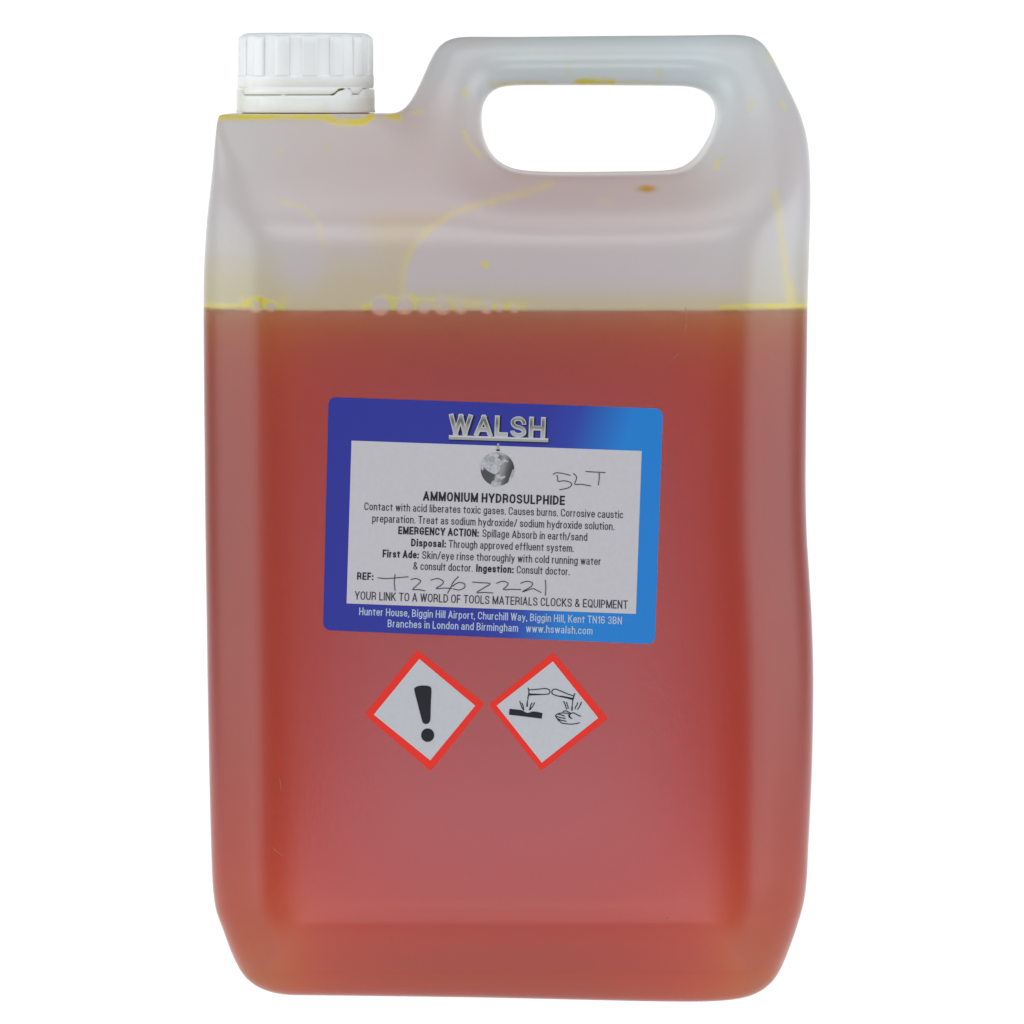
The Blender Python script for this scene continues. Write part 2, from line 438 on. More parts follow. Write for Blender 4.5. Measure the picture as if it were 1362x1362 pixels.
rng = random.Random(5)
def foam(x0, x1, hfun, lo=411.0):
    n = int((x1 - x0) / 1.2); top = []; bot = []
    for i in range(n + 1):
        t = i / n; x = x0 + (x1 - x0) * t
        lev = lo - (0 if 350 < x < 985 else (3 if x < 350 else 2))
        h = hfun(t) + rng.uniform(-0.8, 0.8)
        top.append((x, lev - max(h, 0.6))); bot.append((x, lev + 1.6 + rng.uniform(-0.6, 0.6)))
    P = np.array(top + bot); V3 = wall_point(P[:, 0], P[:, 1], 0.70); Vb = wall_point(P[:, 0], P[:, 1], 0.85)
    m = n + 1; fs = []
    for i in range(n):
        fs.append((i, i + 1, m + i + 1, m + i)); o = 2 * m
        fs.append((o + i, o + m + i, o + m + i + 1, o + i + 1)); fs.append((i, o + i, o + i + 1, i + 1)); fs.append((m + i, m + i + 1, o + m + i + 1, o + m + i))
    return mesh_obj('foam', np.concatenate([V3, Vb]), fs, m_foam, can, smooth=False)
foam(273, 322, lambda t: 1.6)
foam(318, 380, lambda t: 1 + 11.5 * math.sin(math.pi * min(1, t * 1.02)) ** 0.8)
foam(479, 698, lambda t: 1 + 15 * min(1, t * 9) * (1 - t) ** 0.75)
foam(960, 1073, lambda t: 2.6 - 1.2 * t)
def bubble(px, py, r):
    vs = [(px, py)]; offs = [0.30 + 0.3 * (px < 370)]
    rings, seg = 5, 20
    for a in range(1, rings + 1):
        rr = r * a / rings
        for s in range(seg):
            vs.append((px + rr * math.cos(2 * math.pi * s / seg), py + rr * math.sin(2 * math.pi * s / seg)))
            offs.append(0.30 + 0.3 * (px < 370) + 0.2 * (a / rings) ** 3)
    P = np.array(vs); V3 = wall_point(P[:, 0], P[:, 1], np.array(offs))
    fs = [(0, 1 + s, 1 + (s + 1) % seg) for s in range(seg)]
    for a in range(rings - 1):
        for s in range(seg):
            b0 = 1 + a * seg
            fs.append((b0 + s, b0 + seg + s, b0 + seg + (s + 1) % seg, b0 + (s + 1) % seg))
    # closed behind
    nb = len(V3); V4 = V3.copy(); V4[:, 1] += 0.06
    fs += [tuple(nb + i for i in reversed(f)) for f in fs]
    return mesh_obj('bubble', np.concatenate([V3, V4]), fs, m_bub, can)
for b in BUB:
    bubble(*b)

# ------------------------------------------------------------------ neck, cap, tamper band
CX = 406.5; cxm = float(X(CX))
def ring_mesh(rows, thetas, closed=True):
    """rows: list of functions theta(deg)->(radius, py)"""
    vs = []; nT = len(thetas)
    for f in rows:
        for t in thetas:
            r, p = f(t); a = math.radians(t)
            vs.append((cxm + r * math.sin(a), -r * math.cos(a), float(Z(p))))
    fs = []
    for i in range(len(rows) - 1):
        for j in range(nT if closed else nT - 1):
            k = (j + 1) % nT
            fs.append((i * nT + j, (i + 1) * nT + j, (i + 1) * nT + k, i * nT + k))
    return vs, fs
const = lambda r, p: (lambda t: (r, p))
m_cap, nt, out = new_mat('white_cap_plastic')
tc = N(nt, 'ShaderNodeTexCoord')
nzc = N(nt, 'ShaderNodeTexNoise', Scale=70.0, Detail=5.0); L(nt, tc.outputs['Object'], nzc.inputs['Vector'])
rp = N(nt, 'ShaderNodeValToRGB'); rp.color_ramp.elements[0].position = 0.60; rp.color_ramp.elements[0].color = (0.88, 0.89, 0.86, 1)
rp.color_ramp.elements[1].position = 0.78; rp.color_ramp.elements[1].color = (0.74, 0.74, 0.62, 1); L(nt, nzc.outputs['Fac'], rp.inputs[0])
p = N(nt, 'ShaderNodeBsdfPrincipled'); L(nt, rp.outputs[0], p.inputs['Base Color']); p.inputs['Roughness'].default_value = 0.42
p.inputs['Subsurface Weight'].default_value = 0.35; p.inputs['Subsurface Radius'].default_value = (1, 1, 1); p.inputs['Subsurface Scale'].default_value = 0.0015
nzb = N(nt, 'ShaderNodeTexNoise', Scale=900.0, Detail=3.0); L(nt, tc.outputs['Object'], nzb.inputs['Vector'])
bm_ = N(nt, 'ShaderNodeBump', Strength=0.15, Distance=0.0002); L(nt, nzb.outputs['Fac'], bm_.inputs['Height']); L(nt, bm_.outputs[0], p.inputs['Normal'])
L(nt, p.outputs[0], out.inputs['Surface'])
m_neck, _, _ = principled('stained_neck_plastic', (0.72, 0.58, 0.12), 0.5)

TH = [i * 0.5 for i in range(720)]
# tear line between skirt and band, measured along the rim (px -> angle)
def ang(px): return math.degrees(math.asin(max(-1, min(1, (px - CX) / 91.0))))
KN = [(-180,118.5),(-75,118.5),(ang(323),118.5),(ang(326.5),126.2),(ang(441),126.0),(ang(447),125.0),(ang(453),119.5),(ang(461),118),(ang(468),118),(ang(470.5),125),(ang(479),125),(ang(484),118),(75,118),(179.9,118.5)]
kx = [k[0] for k in KN]; kz_ = [k[1] for k in KN]
def tear(t):
    tt = ((t + 180) % 360) - 180
    return float(np.interp(tt, kx, kz_))
def gapw(t):
    tt = ((t + 180) % 360) - 180
    if ang(377) < tt < ang(382) or ang(461) < tt < ang(465.5) or ang(489) < tt < ang(491): return 0.05
    if ang(441) < tt < ang(462): return 1.1 + 2.6 * math.sin(math.pi * (tt - ang(441)) / (ang(462) - ang(441)))
    return 1.15
rows = [const(0.01, 44), const(14, 43.8), const(18.2, 44.2), const(19.6, 45.6), const(20.5, 48.8), const(20.7, 52.5),
        const(20.8, 99.5), const(21.05, 100.4), const(21.35, 101.2), const(21.4, 102.5), const(21.42, 114.4), const(21.2, 115.2), const(21.2, 116.2), const(21.45, 117),
        lambda t: (21.5, max(117.2, tear(t) - gapw(t) * 0.5 - 0.35)), lambda t: (21.35, max(117.3, tear(t) - gapw(t) * 0.5)), lambda t: (20.6, max(117.3, tear(t) - gapw(t) * 0.5))]
vs, fs = ring_mesh(rows, TH)
cap = mesh_obj('screw_cap', vs, fs, m_cap, can)
cap['label'] = 'white ribbed screw cap with a torn-line tamper band'
rows = [lambda t: (20.6, tear(t) + gapw(t) * 0.5), lambda t: (21.45, tear(t) + gapw(t) * 0.5), lambda t: (21.6, tear(t) + gapw(t) * 0.5 + 0.5), const(21.7, 132), const(21.72, 146), const(21.9, 148.6), const(21.7, 149.6), const(20.6, 149.6)]
vs, fs = ring_mesh(rows, TH)
mesh_obj('tamper_band', vs, fs, m_cap, cap)
vs, fs = ring_mesh([const(19.9, 104), const(19.9, 153), const(20.4, 153.5)], [i * 4 for i in range(90)])
mesh_obj('neck', vs, fs, m_neck, can)
# raised grips
def grip(centre, w):
    h = w / 2; cols = [-h, -h + 0.35, -h + 0.9] + [(-h + 0.9) + (w - 1.8) * i / 4 for i in range(1, 4)] + [h - 0.9, h - 0.35, h]
    up = [0.0, 0.48, 0.62] + [0.64] * 3 + [0.62, 0.48, 0.0]
    prof = [(19.9, 47.4, 0.2), (20.45, 48.9, 0.75), (20.7, 51.5, 1), (20.8, 60, 1), (20.8, 80, 1), (20.8, 99, 1), (20.9, 100.6, 1), (21.0, 101.5, .5)]
    vs = []; fs = []; nc = len(cols)
    for r, py_, k in prof:
        for c, u in zip(cols, up):
            a = math.radians(centre + c); rr = r - 0.08 + u * k * 0.95
            vs.append((cxm + rr * math.sin(a), -rr * math.cos(a), float(Z(py_))))
    for i in range(len(prof) - 1):
        for j in range(nc - 1):
            fs.append((i * nc + j, (i + 1) * nc + j, (i + 1) * nc + j + 1, i * nc + j + 1))
    return mesh_obj('grip_rib', vs, fs, m_cap, cap)
for i in range(15): grip(-6.5 + 12 + 24 * i, 13.0)

# ------------------------------------------------------------------ printed label and stickers
def homog(src, dst):
    A = []
    for (x, y), (u, v) in zip(src, dst):
        A.append([x, y, 1, 0, 0, 0, -u * x, -u * y]); A.append([0, 0, 0, x, y, 1, -v * x, -v * y])
    h = np.linalg.solve(np.array(A, float), np.array(dst, float).ravel())
    return lambda x, y: ((h[0]*x + h[1]*y + h[2]) / (h[6]*x + h[7]*y + 1), (h[3]*x + h[4]*y + h[5]) / (h[6]*x + h[7]*y + 1))

def sheet(name, fn, w, h, r, off, th, mat, parent, nx=24, ny=18, attrs=True):
    """thin rounded rectangle [0,w]x[0,h] laid on the front face through fn"""
    xs = sorted(set([0, w] + [r * (1 - math.cos(a)) for a in np.linspace(0, math.pi/2, 7)[1:]] + [w - r * (1 - math.cos(a)) for a in np.linspace(0, math.pi/2, 7)[1:]] + list(np.linspace(r, w - r, nx))))
    def yb(x):
        dx = max(0, r - x, x - (w - r)); return r - math.sqrt(max(0, r * r - dx * dx)) if r > 0 else 0
    pts = []; nn = ny + 1
    for x in xs:
        b = yb(x)
        for j in range(nn): pts.append((x, b + (h - 2 * b) * j / ny))
    P = np.array(pts); u, v = fn(P[:, 0], P[:, 1])
    Vt = front(u, v, off + th); Vb = front(u, v, -0.02)
    fs = []; m = len(xs); o = len(P)
    for i in range(m - 1):
        for j in range(ny):
            fs.append((i*nn + j, i*nn + j + 1, (i+1)*nn + j + 1, (i+1)*nn + j))
    rim = [i*nn for i in range(m)] + [(m-1)*nn + j for j in range(1, nn)] + [i*nn + ny for i in range(m-2, -1, -1)] + [j for j in range(ny-1, 0, -1)]
    for a, b in zip(rim, rim[1:] + rim[:1]): fs.append((a, b, o + b, o + a))
    return mesh_obj(name, np.concatenate([Vt, Vb]), fs, mat, parent, smooth=False,
                    attrs={'lu': np.concatenate([P[:, 0] / w] * 2), 'lv': np.concatenate([P[:, 1] / h] * 2)} if attrs else None)

def paper_bump(nt, p, strength=0.08):
    tc = N(nt, 'ShaderNodeTexCoord'); n = N(nt, 'ShaderNodeTexNoise', Scale=700.0, Detail=4.0); L(nt, tc.outputs['Object'], n.inputs['Vector'])
    b = N(nt, 'ShaderNodeBump', Strength=strength, Distance=0.0002); L(nt, n.outputs['Fac'], b.inputs['Height']); L(nt, b.outputs[0], p.inputs['Normal'])
    return n

m_blue, nt, p = principled('blue_gradient_print', (0.03, 0.04, 0.3), 0.38)
au = N(nt, 'ShaderNodeAttribute', attribute_name='lu'); av = N(nt, 'ShaderNodeAttribute', attribute_name='lv')
q = N(nt, 'ShaderNodeMath', operation='MULTIPLY_ADD'); L(nt, av.outputs['Fac'], q.inputs[0]); q.inputs[1].default_value = 0.20; L(nt, au.outputs['Fac'], q.inputs[2])
rp = N(nt, 'ShaderNodeValToRGB'); e = rp.color_ramp.elements
e[0].position = 0.66; e[0].color = (0.036, 0.045, 0.34, 1); e[1].position = 0.92; e[1].color = (0.02, 0.24, 0.68, 1)
m_ = e.new(0.76); m_.color = (0.036, 0.07, 0.40, 1)
L(nt, q.outputs[0], rp.inputs[0]); L(nt, rp.outputs[0], p.inputs['Base Color']); paper_bump(nt, p)
def paper(name, col):
    m, nt, p = principled(name, col, 0.5)
    n = paper_bump(nt, p, 0.12)
    r = N(nt, 'ShaderNodeValToRGB'); r.color_ramp.elements[0].color = (*[c * 0.95 for c in col], 1); r.color_ramp.elements[1].color = (*[min(1, c * 1.05) for c in col], 1)
    L(nt, n.outputs['Fac'], r.inputs[0]); L(nt, r.outputs[0], p.inputs['Base Color'])
    return m
m_white = paper('label_paper', (0.645, 0.615, 0.625))
m_stick = paper('sticker_white', (0.62, 0.63, 0.64))
m_ink, _, _ = principled('black_ink', (0.025, 0.025, 0.03), 0.5)
m_ink2, _, _ = principled('grey_black_ink', (0.045, 0.045, 0.055), 0.5)
m_pen, _, _ = principled('ballpoint_ink', (0.035, 0.035, 0.06), 0.45)
m_wink, _, _ = principled('pale_ink', (0.50, 0.60, 0.74), 0.5)
m_red, _, _ = principled('red_print', (0.95, 0.035, 0.02), 0.4)

LW, LH = 445.0, 312.0
lab_fn = homog([(0, 0), (LW, 0), (LW, LH), (0, LH)], [(437, 528), (882, 543.5), (871, 857), (429.5, 838)])
label = sheet('label', lab_fn, LW, LH, 10, 0.0, 0.16, m_blue, can)
label['label'] = 'blue bordered paper label with black print and handwriting'
inner_fn = homog([(0, 0), (386, 0), (386, 216), (0, 216)], [(467.6, 586), (853.5, 599.8), (845.8, 816.5), (461, 802.5)])
sheet('white_panel', inner_fn, 386, 216, 0, 0.16, 0.03, m_white, label, attrs=False)

def surf_poly(name, tris_v, tris_f, mat, parent, off, attrs=None):
    P = np.array(tris_v, float); Vv = front(P[:, 0], P[:, 1], off)
    return mesh_obj(name, Vv, tris_f, mat, parent, smooth=False, attrs=attrs)

# letter shapes of a condensed grotesque: centre lines with corner radii, cap height 1, x height .73
XH = 0.73
def bowl(w, y0, y1): return ([(0, y1), (w, y1), (w, y0), (0, y0)], .16, True)
GL = {
'A': (.42, [([(0,0),(.21,1)],0), ([(.42,0),(.21,1)],0), ([(.07,.3),(.35,.3)],0)]),
'B': (.37, [([(0,0),(0,1)],0), ([(0,1),(.34,1),(.34,.53),(0,.53)],.2), ([(0,.53),(.37,.53),(.37,0),(0,0)],.2)]),
'C': (.38, [([(.38,.68),(.38,1),(0,1),(0,0),(.38,0),(.38,.32)],.19)]),
'D': (.38, [([(0,0),(0,1)],0), ([(0,1),(.38,1),(.38,0),(0,0)],.24)]),
'E': (.31, [([(0,0),(0,1)],0), ([(0,1),(.31,1)],0), ([(0,.52),(.28,.52)],0), ([(0,0),(.31,0)],0)]),
'F': (.29, [([(0,0),(0,1)],0), ([(0,1),(.29,1)],0), ([(0,.5),(.26,.5)],0)]),
'G': (.39, [([(.38,.7),(.38,1),(0,1),(0,0),(.38,0),(.38,.4)],.19), ([(.39,.47),(.21,.47)],0)]),
'H': (.38, [([(0,0),(0,1)],0), ([(.38,0),(.38,1)],0), ([(0,.52),(.38,.52)],0)]),
'I': (0, [([(0,0),(0,1)],0)]),
'K': (.39, [([(0,0),(0,1)],0), ([(.36,1),(0,.38)],0), ([(.13,.56),(.39,0)],0)]),
'L': (.28, [([(0,0),(0,1)],0), ([(0,0),(.28,0)],0)]),
'M': (.5, [([(0,0),(0,1)],0), ([(.5,0),(.5,1)],0), ([(0,1),(.25,.04)],0), ([(.5,1),(.25,.04)],0)]),
'N': (.38, [([(0,0),(0,1)],0), ([(.38,0),(.38,1)],0), ([(0,1),(.38,0)],0)]),
'O': (.4, [([(0,1),(.4,1),(.4,0),(0,0)],.2,True)]),
'P': (.36, [([(0,0),(0,1)],0), ([(0,1),(.36,1),(.36,.44),(0,.44)],.22)]),
'Q': (.4, [([(0,1),(.4,1),(.4,0),(0,0)],.2,True), ([(.25,.2),(.42,-.04)],0)]),
'R': (.37, [([(0,0),(0,1)],0), ([(0,1),(.36,1),(.36,.48),(0,.48)],.2), ([(.12,.48),(.34,.46),(.34,.1),(.37,0)],.1)]),
'S': (.37, [([(.36,.72),(.36,1),(0,1),(0,.58),(.37,.46),(.37,0),(0,0),(0,.28)],.18)]),
'T': (.38, [([(0,1),(.38,1)],0), ([(.19,0),(.19,1)],0)]),
'U': (.38, [([(0,1),(0,0),(.38,0),(.38,1)],.19)]),
'W': (.6, [([(0,1),(.15,0)],0), ([(.3,1),(.15,0)],0), ([(.3,1),(.45,0)],0), ([(.6,1),(.45,0)],0)]),
'Y': (.4, [([(0,1),(.2,.42)],0), ([(.4,1),(.2,.42)],0), ([(.2,.42),(.2,0)],0)]),
'1': (.16, [([(.16,0),(.16,1)],0), ([(0,.8),(.16,.88)],0)]),
'3': (.36, [([(0,.76),(0,1),(.34,1),(.34,.54),(.12,.54)],.17), ([(.12,.54),(.36,.54),(.36,0),(0,0),(0,.26)],.18)]),
'6': (.36, [([(0,.6),(.36,.6),(.36,0),(0,0)],.18,True), ([(.34,.8),(.34,1),(0,1),(0,.28)],.18)]),
'&': (.42, [([(.42,0),(.06,.7),(.06,1),(.28,1),(.28,.68),(0,.42),(0,0),(.3,0),(.4,.42)],.11)]),
'a': (.29, [([(.01,.57),(.01,XH),(.27,XH),(.27,.1),(.28,0)],.11), ([(.27,.42),(0,.36),(0,0),(.2,0),(.27,.16)],.10)]),
'b': (.3, [([(0,0),(0,1)],0), bowl(.3,0,XH)]),
'c': (.28, [([(.28,.5),(.28,XH),(0,XH),(0,0),(.28,0),(.28,.23)],.14)]),
'd': (.3, [([(.3,0),(.3,1)],0), bowl(.3,0,XH)]),
'e': (.3, [([(.3,.2),(.3,0),(0,0),(0,XH),(.3,XH),(.3,.37)],.15), ([(.3,.38),(0,.38)],0)]),
'f': (.2, [([(.22,1),(.09,1),(.09,0)],.1), ([(0,.7),(.2,.7)],0)]),
'g': (.3, [bowl(.3,0,XH), ([(.3,XH),(.3,-.25),(0,-.25),(0,-.1)],.13)]),
'h': (.29, [([(0,0),(0,1)],0), ([(0,.45),(0,XH),(.29,XH),(.29,0)],.14)]),
'i': (0, [([(0,0),(0,XH)],0), ([(0,.985),(0,1.0)],0)]),
'k': (.28, [([(0,0),(0,1)],0), ([(.26,XH),(0,.27)],0), ([(.09,.42),(.29,0)],0)]),
'l': (0, [([(0,0),(0,1)],0)]),
'm': (.5, [([(0,0),(0,XH)],0), ([(0,.45),(0,XH),(.25,XH),(.25,0)],.12), ([(.25,.45),(.25,XH),(.5,XH),(.5,0)],.12)]),
'n': (.29, [([(0,0),(0,XH)],0), ([(0,.45),(0,XH),(.29,XH),(.29,0)],.14)]),
'o': (.3, [bowl(.3,0,XH)]),
'p': (.3, [([(0,-.25),(0,XH)],0), bowl(.3,0,XH)]),
'r': (.16, [([(0,0),(0,XH)],0), ([(0,.42),(0,XH),(.17,XH-.01)],.13)]),
's': (.27, [([(.26,.5),(.26,XH),(0,XH),(0,.42),(.27,.33),(.27,0),(0,0),(0,.22)],.12)]),
't': (.2, [([(.09,.92),(.09,0),(.2,0)],.1), ([(0,.7),(.2,.7)],0)]),
'u': (.29, [([(0,XH),(0,0),(.29,0),(.29,.28)],.14), ([(.29,0),(.29,XH)],0)]),
'v': (.3, [([(0,XH),(.15,0)],0), ([(.3,XH),(.15,0)],0)]),
'w': (.46, [([(0,XH),(.115,0)],0), ([(.23,XH),(.115,0)],0), ([(.23,XH),(.345,0)],0), ([(.46,XH),(.345,0)],0)]),
'x': (.3, [([(0,XH),(.3,0)],0), ([(.3,XH),(0,0)],0)]),
'y': (.3, [([(0,XH),(.15,.02)],0), ([(.3,XH),(.15,.0),(.1,-.24),(0,-.24)],.08)]),
'.': (0, [([(0,0),(0,.015)],0)]), ':': (0, [([(0,0),(0,.015)],0), ([(0,.6),(0,.615)],0)]),
',': (0, [([(0,.01),(-.03,-.12)],0)]), '/': (.24, [([(0,-.02),(.24,1.02)],0)]),
}
def rounded(pts, r, closed):
    """centre line with its corners rounded"""
    P = [np.array(p, float) for p in pts]; n = len(P); out_ = []
    for i in range(n):
        if not closed and i in (0, n - 1): out_.append(P[i]); continue
        a, b, c = P[i-1], P[i], P[(i+1) % n]
        la, lc = np.linalg.norm(a-b), np.linalg.norm(c-b)
        ra = min(r, la * (0.5 if closed or 0 < i-1 else 0.98)); rc = min(r, lc * (0.5 if closed or i+1 < n-1 else 0.98))
        ry = min(ra, rc)
        pa = b + (a-b)/la*max(ry, min(ra, r)); pc = b + (c-b)/lc*max(ry, min(rc, r))
        for t in np.linspace(0, 1, 6):
            k = 0.42
            q1 = pa + (b-pa)*0.56; q2 = pc + (b-pc)*0.56
            out_.append((1-t)**3*pa + 3*(1-t)**2*t*q1 + 3*(1-t)*t*t*q2 + t**3*pc)
    if closed: out_.append(out_[0])
    return np.array(out_)

def text_mesh(s, wt, width, cap, gap_=None):
    """outlines of one printed line: vertices along / above the baseline in photograph pixels, one layer number per vertex"""
    gap = 0.078 + wt if gap_ is None else gap_ + wt; space = 0.23
    tot = wt + sum((space if ch == ' ' else GL[ch][0] + (gap if ch in GL else 0)) for ch in s) - gap
    tot_n = sum((space if ch == ' ' else GL[ch][0] + gap) for ch in s) - gap + wt
    kx = (width - wt * cap) / ((tot_n - wt) * cap) if tot_n > wt else 1.0
    V_, F_, Lr = [], [], []; pen = wt / 2 * cap
    def my(y): return (y - wt/2) if y >= XH else (wt/2 + y * (XH - wt) / XH if y >= 0 else wt/2 + y)
    for ch in s:
        if ch == ' ': pen += space * kx * cap; continue
        w, strokes = GL[ch]
        for si, st in enumerate(strokes):
            pts, r = st[0], st[1]; closed = len(st) > 2
            M = [(pen + x * kx * cap, my(y) * cap) for x, y in pts]
            C = rounded(M, (r * 1.45 if r > .1 else r) * cap * (1.0 if kx > .9 else kx + .1), closed) if r > 0 else np.array(M, float)
            keep = [0] + [i for i in range(1, len(C)) if np.linalg.norm(C[i] - C[i-1]) > 1e-4]
            C = C[keep]
            T = np.gradient(C, axis=0)
            if closed: T[0] = T[-1] = C[1] - C[-2]
            T /= np.linalg.norm(T, axis=1)[:, None] + 1e-9
            if not closed:
                e = wt * cap / 2
                C = C.copy()
                if r == 0 or (abs(T[0][0]) < .2 and pts[0][1] in (0, XH, 1)): C[0] -= T[0] * e
                if r == 0 or (abs(T[-1][0]) < .2 and pts[-1][1] in (0, XH, 1)): C[-1] += T[-1] * e
            Nn = np.stack([-T[:, 1], T[:, 0]], 1) * wt * cap / 2 * (0.94 if r else 1)
            o = len(V_); n = len(C)
            V_ += [tuple(q) for q in C + Nn] + [tuple(q) for q in C - Nn]; Lr += [si] * (2 * n)
            F_ += [(o+i, o+n+i, o+n+i+1, o+i+1) for i in range(n - 1)]
        pen += (w + gap) * kx * cap
    return np.array(V_), F_, np.array(Lr)

def text(s, p0, p1, cap_px, mat, wt=0.13, off=0.24, parent=None, name='lettering', attrs=False, dx=0, dy=0, gap=None):
    L_ = math.hypot(p1[0] - p0[0], p1[1] - p0[1])
    v, f, lr = text_mesh(s, wt, L_, cap_px, gap)
    ex = np.array([(p1[0] - p0[0]) / L_, (p1[1] - p0[1]) / L_]); ey = np.array([ex[1], -ex[0]])
    P = np.array([p0[0] + dx, p0[1] + dy])[None] + v[:, :1] * ex + v[:, 1:] * ey
    return surf_poly(name, P, f, mat, parent or label, off + 0.006 * lr, {'lv': v[:, 1] / cap_px} if attrs else None)

text('AMMONIUM HYDROSULPHIDE', (562.6, 665.8), (751.2, 671.8), 12.5, m_ink, 0.188)
text('Contact with acid liberates toxic gases. Causes burns. Corrosive caustic', (484.5, 678.4), (828.8, 689.6), 10.4, m_ink2, 0.125)
text('preparation. Treat as sodium hydroxide/ sodium hydroxide solution.', (495, 694.4), (817, 705.1), 10.4, m_ink2, 0.125)
text('EMERGENCY ACTION:', (529.6, 710.3), (636.8, 714.0), 10.4, m_ink, 0.188)
text('Spillage Absorb in earth/sand', (641.5, 714.2), (781, 719.4), 10.4, m_ink2, 0.125)
text('Disposal:', (546.7, 726.6), (593, 728.3), 10.4, m_ink, 0.188)
text('Through approved effluent system.', (596.7, 728.4), (763, 734.2), 10.4, m_ink2, 0.125)
text('First Ade:', (508.8, 741.2), (557, 742.9), 10.4, m_ink, 0.188)
text('Skin/eye rinse thoroughly with cold running water', (561.5, 743.1), (799.2, 751.7), 10.4, m_ink2, 0.125)
text('& consult doctor.', (549.5, 757.6), (628.6, 760.4), 10.4, m_ink2, 0.125)
text('Ingestion:', (633.2, 760.6), (683, 762.4), 10.4, m_ink, 0.188)
text('Consult doctor.', (687.1, 762.6), (757.6, 765.2), 10.4, m_ink2, 0.125)
text('REF:', (474.8, 770.8), (496.5, 771.6), 10.0, m_ink, 0.19)
text('YOUR LINK TO A WORLD OF TOOLS MATERIALS CLOCKS & EQUIPMENT', (471.8, 797.3), (834.8, 809.8), 11.2, m_ink2, 0.125)
text('Hunter House, Biggin Hill Airport, Churchill Way, Biggin Hill, Kent TN16 3BN', (477.6, 818.0), (827, 830.4), 10.2, m_wink, 0.135)
text('Branches in London and Birmingham', (515.5, 834.0), (689, 840.2), 10.2, m_wink, 0.135)
text('www.hswalsh.com', (699.5, 840.6), (788, 843.9), 10.2, m_wink, 0.135)

# silver logo: dark cast edge, bright rim, banded face
m_sil, nt, p = principled('silver_print', (0.5, 0.48, 0.46), 0.4)
av = N(nt, 'ShaderNodeAttribute', attribute_name='lv'); rp = N(nt, 'ShaderNodeValToRGB'); e = rp.color_ramp.elements
e[0].position = 0.0; e[0].color = (0.52, 0.51, 0.51, 1); e[1].position = 1.0; e[1].color = (0.42, 0.41, 0.40, 1)
for ps, c in ((0.35, 0.42), (0.62, 0.17), (0.8, 0.2)): k = e.new(ps); k.color = (c, c * 0.95, c * 0.88, 1)
L(nt, av.outputs['Fac'], rp.inputs[0]); L(nt, rp.outputs[0], p.inputs['Base Color'])
m_rim, _, _ = principled('bright_silver_print', (0.62, 0.62, 0.62), 0.4)
m_dark, _, _ = principled('dark_print', (0.02, 0.02, 0.04), 0.5)
text('WALSH', (597.5, 578.6), (725, 583.2), 28.2, m_dark, 0.22, 0.22, gap=0.0, dx=2.0, dy=1.3, name='logo_shadow')
text('WALSH', (596.5, 578.6), (725, 583.2), 28.4, m_rim, 0.22, 0.25, gap=0.0, name='logo_rim')
text('WALSH', (597.7, 577.2), (723.7, 581.8), 25.8, m_sil, 0.145, 0.28, gap=0.075, attrs=True, name='logo_face')
def quad(pts, mat, off, name, parent=label): return surf_poly(name, pts, [tuple(range(len(pts)))], mat, parent, off)
quad([(598, 579.5), (730.5, 584.3), (730.3, 589.8), (598, 585.8)], m_dark, 0.29, 'logo_shadow')
quad([(597, 578.6), (729.3, 583.0), (729.3, 585.2), (597, 581.0)], m_rim, 0.31, 'logo_bar')
m_bar2, _, _ = principled('mid_silver_print', (0.42, 0.40, 0.38), 0.4)
quad([(597, 581.0), (729.3, 585.2), (729.3, 588.2), (597, 584.3)], m_bar2, 0.31, 'logo_bar')
# globe
gcx, gcy, gr = 661.7, 624.0, 22.3
m_glb, nt, p = principled('globe_print', (0.1, 0.1, 0.1), 0.45)
tc = N(nt, 'ShaderNodeTexCoord'); av = N(nt, 'ShaderNodeAttribute', attribute_name='lu'); rp = N(nt, 'ShaderNodeValToRGB'); e = rp.color_ramp.elements
e[0].position = 0.0; e[0].color = (0.10, 0.09, 0.09, 1); e[1].position = 1; e[1].color = (0.03, 0.03, 0.035, 1)
for ps, c in ((0.42, 0.10), (0.62, 0.36), (0.8, 0.12)): k = e.new(ps); k.color = (c, c, c, 1)
L(nt, av.outputs['Fac'], rp.inputs[0]); L(nt, rp.outputs[0], p.inputs['Base Color'])
R_ = 12; SG = 40; vs = [(gcx, gcy)]; fs = []
for a in range(1, R_ + 1):
    for s in range(SG):
        vs.append((gcx + gr * a / R_ * math.cos(2*math.pi*s/SG), gcy + gr * a / R_ * math.sin(2*math.pi*s/SG)))
fs = [(0, 1+s, 1+(s+1) % SG) for s in range(SG)]
for a in range(R_-1):
    for s in range(SG): b0 = 1 + a*SG; fs.append((b0+s, b0+SG+s, b0+SG+(s+1) % SG, b0+(s+1) % SG))
P = np.array(vs); globe = surf_poly('globe_emblem', vs, fs, m_glb, label, 0.24, {'lu': (P[:, 0] - gcx + 0.25*(P[:,1]-gcy)) / gr / 2 + 0.5})
def zz(pts, ox=580, oy=540, k=7.567): return [(ox + x / k, oy + y / k) for x, y in pts]
m_land, nt, p = principled('land_print', (0.55, 0.56, 0.56), 0.5)
tc = N(nt, 'ShaderNodeTexCoord'); nl = N(nt, 'ShaderNodeTexNoise', Scale=1100.0, Detail=3.0); L(nt, tc.outputs['Object'], nl.inputs['Vector'])
rp = N(nt, 'ShaderNodeValToRGB'); e = rp.color_ramp.elements; e[0].position = 0.3; e[0].color = (0.36, 0.36, 0.36, 1); e[1].position = 0.6; e[1].color = (0.60, 0.60, 0.61, 1)
L(nt, nl.outputs['Fac'], rp.inputs[0]); L(nt, rp.outputs[0], p.inputs['Base Color'])
m_land2, _, _ = principled('pale_land_print', (0.40, 0.41, 0.41), 0.5)
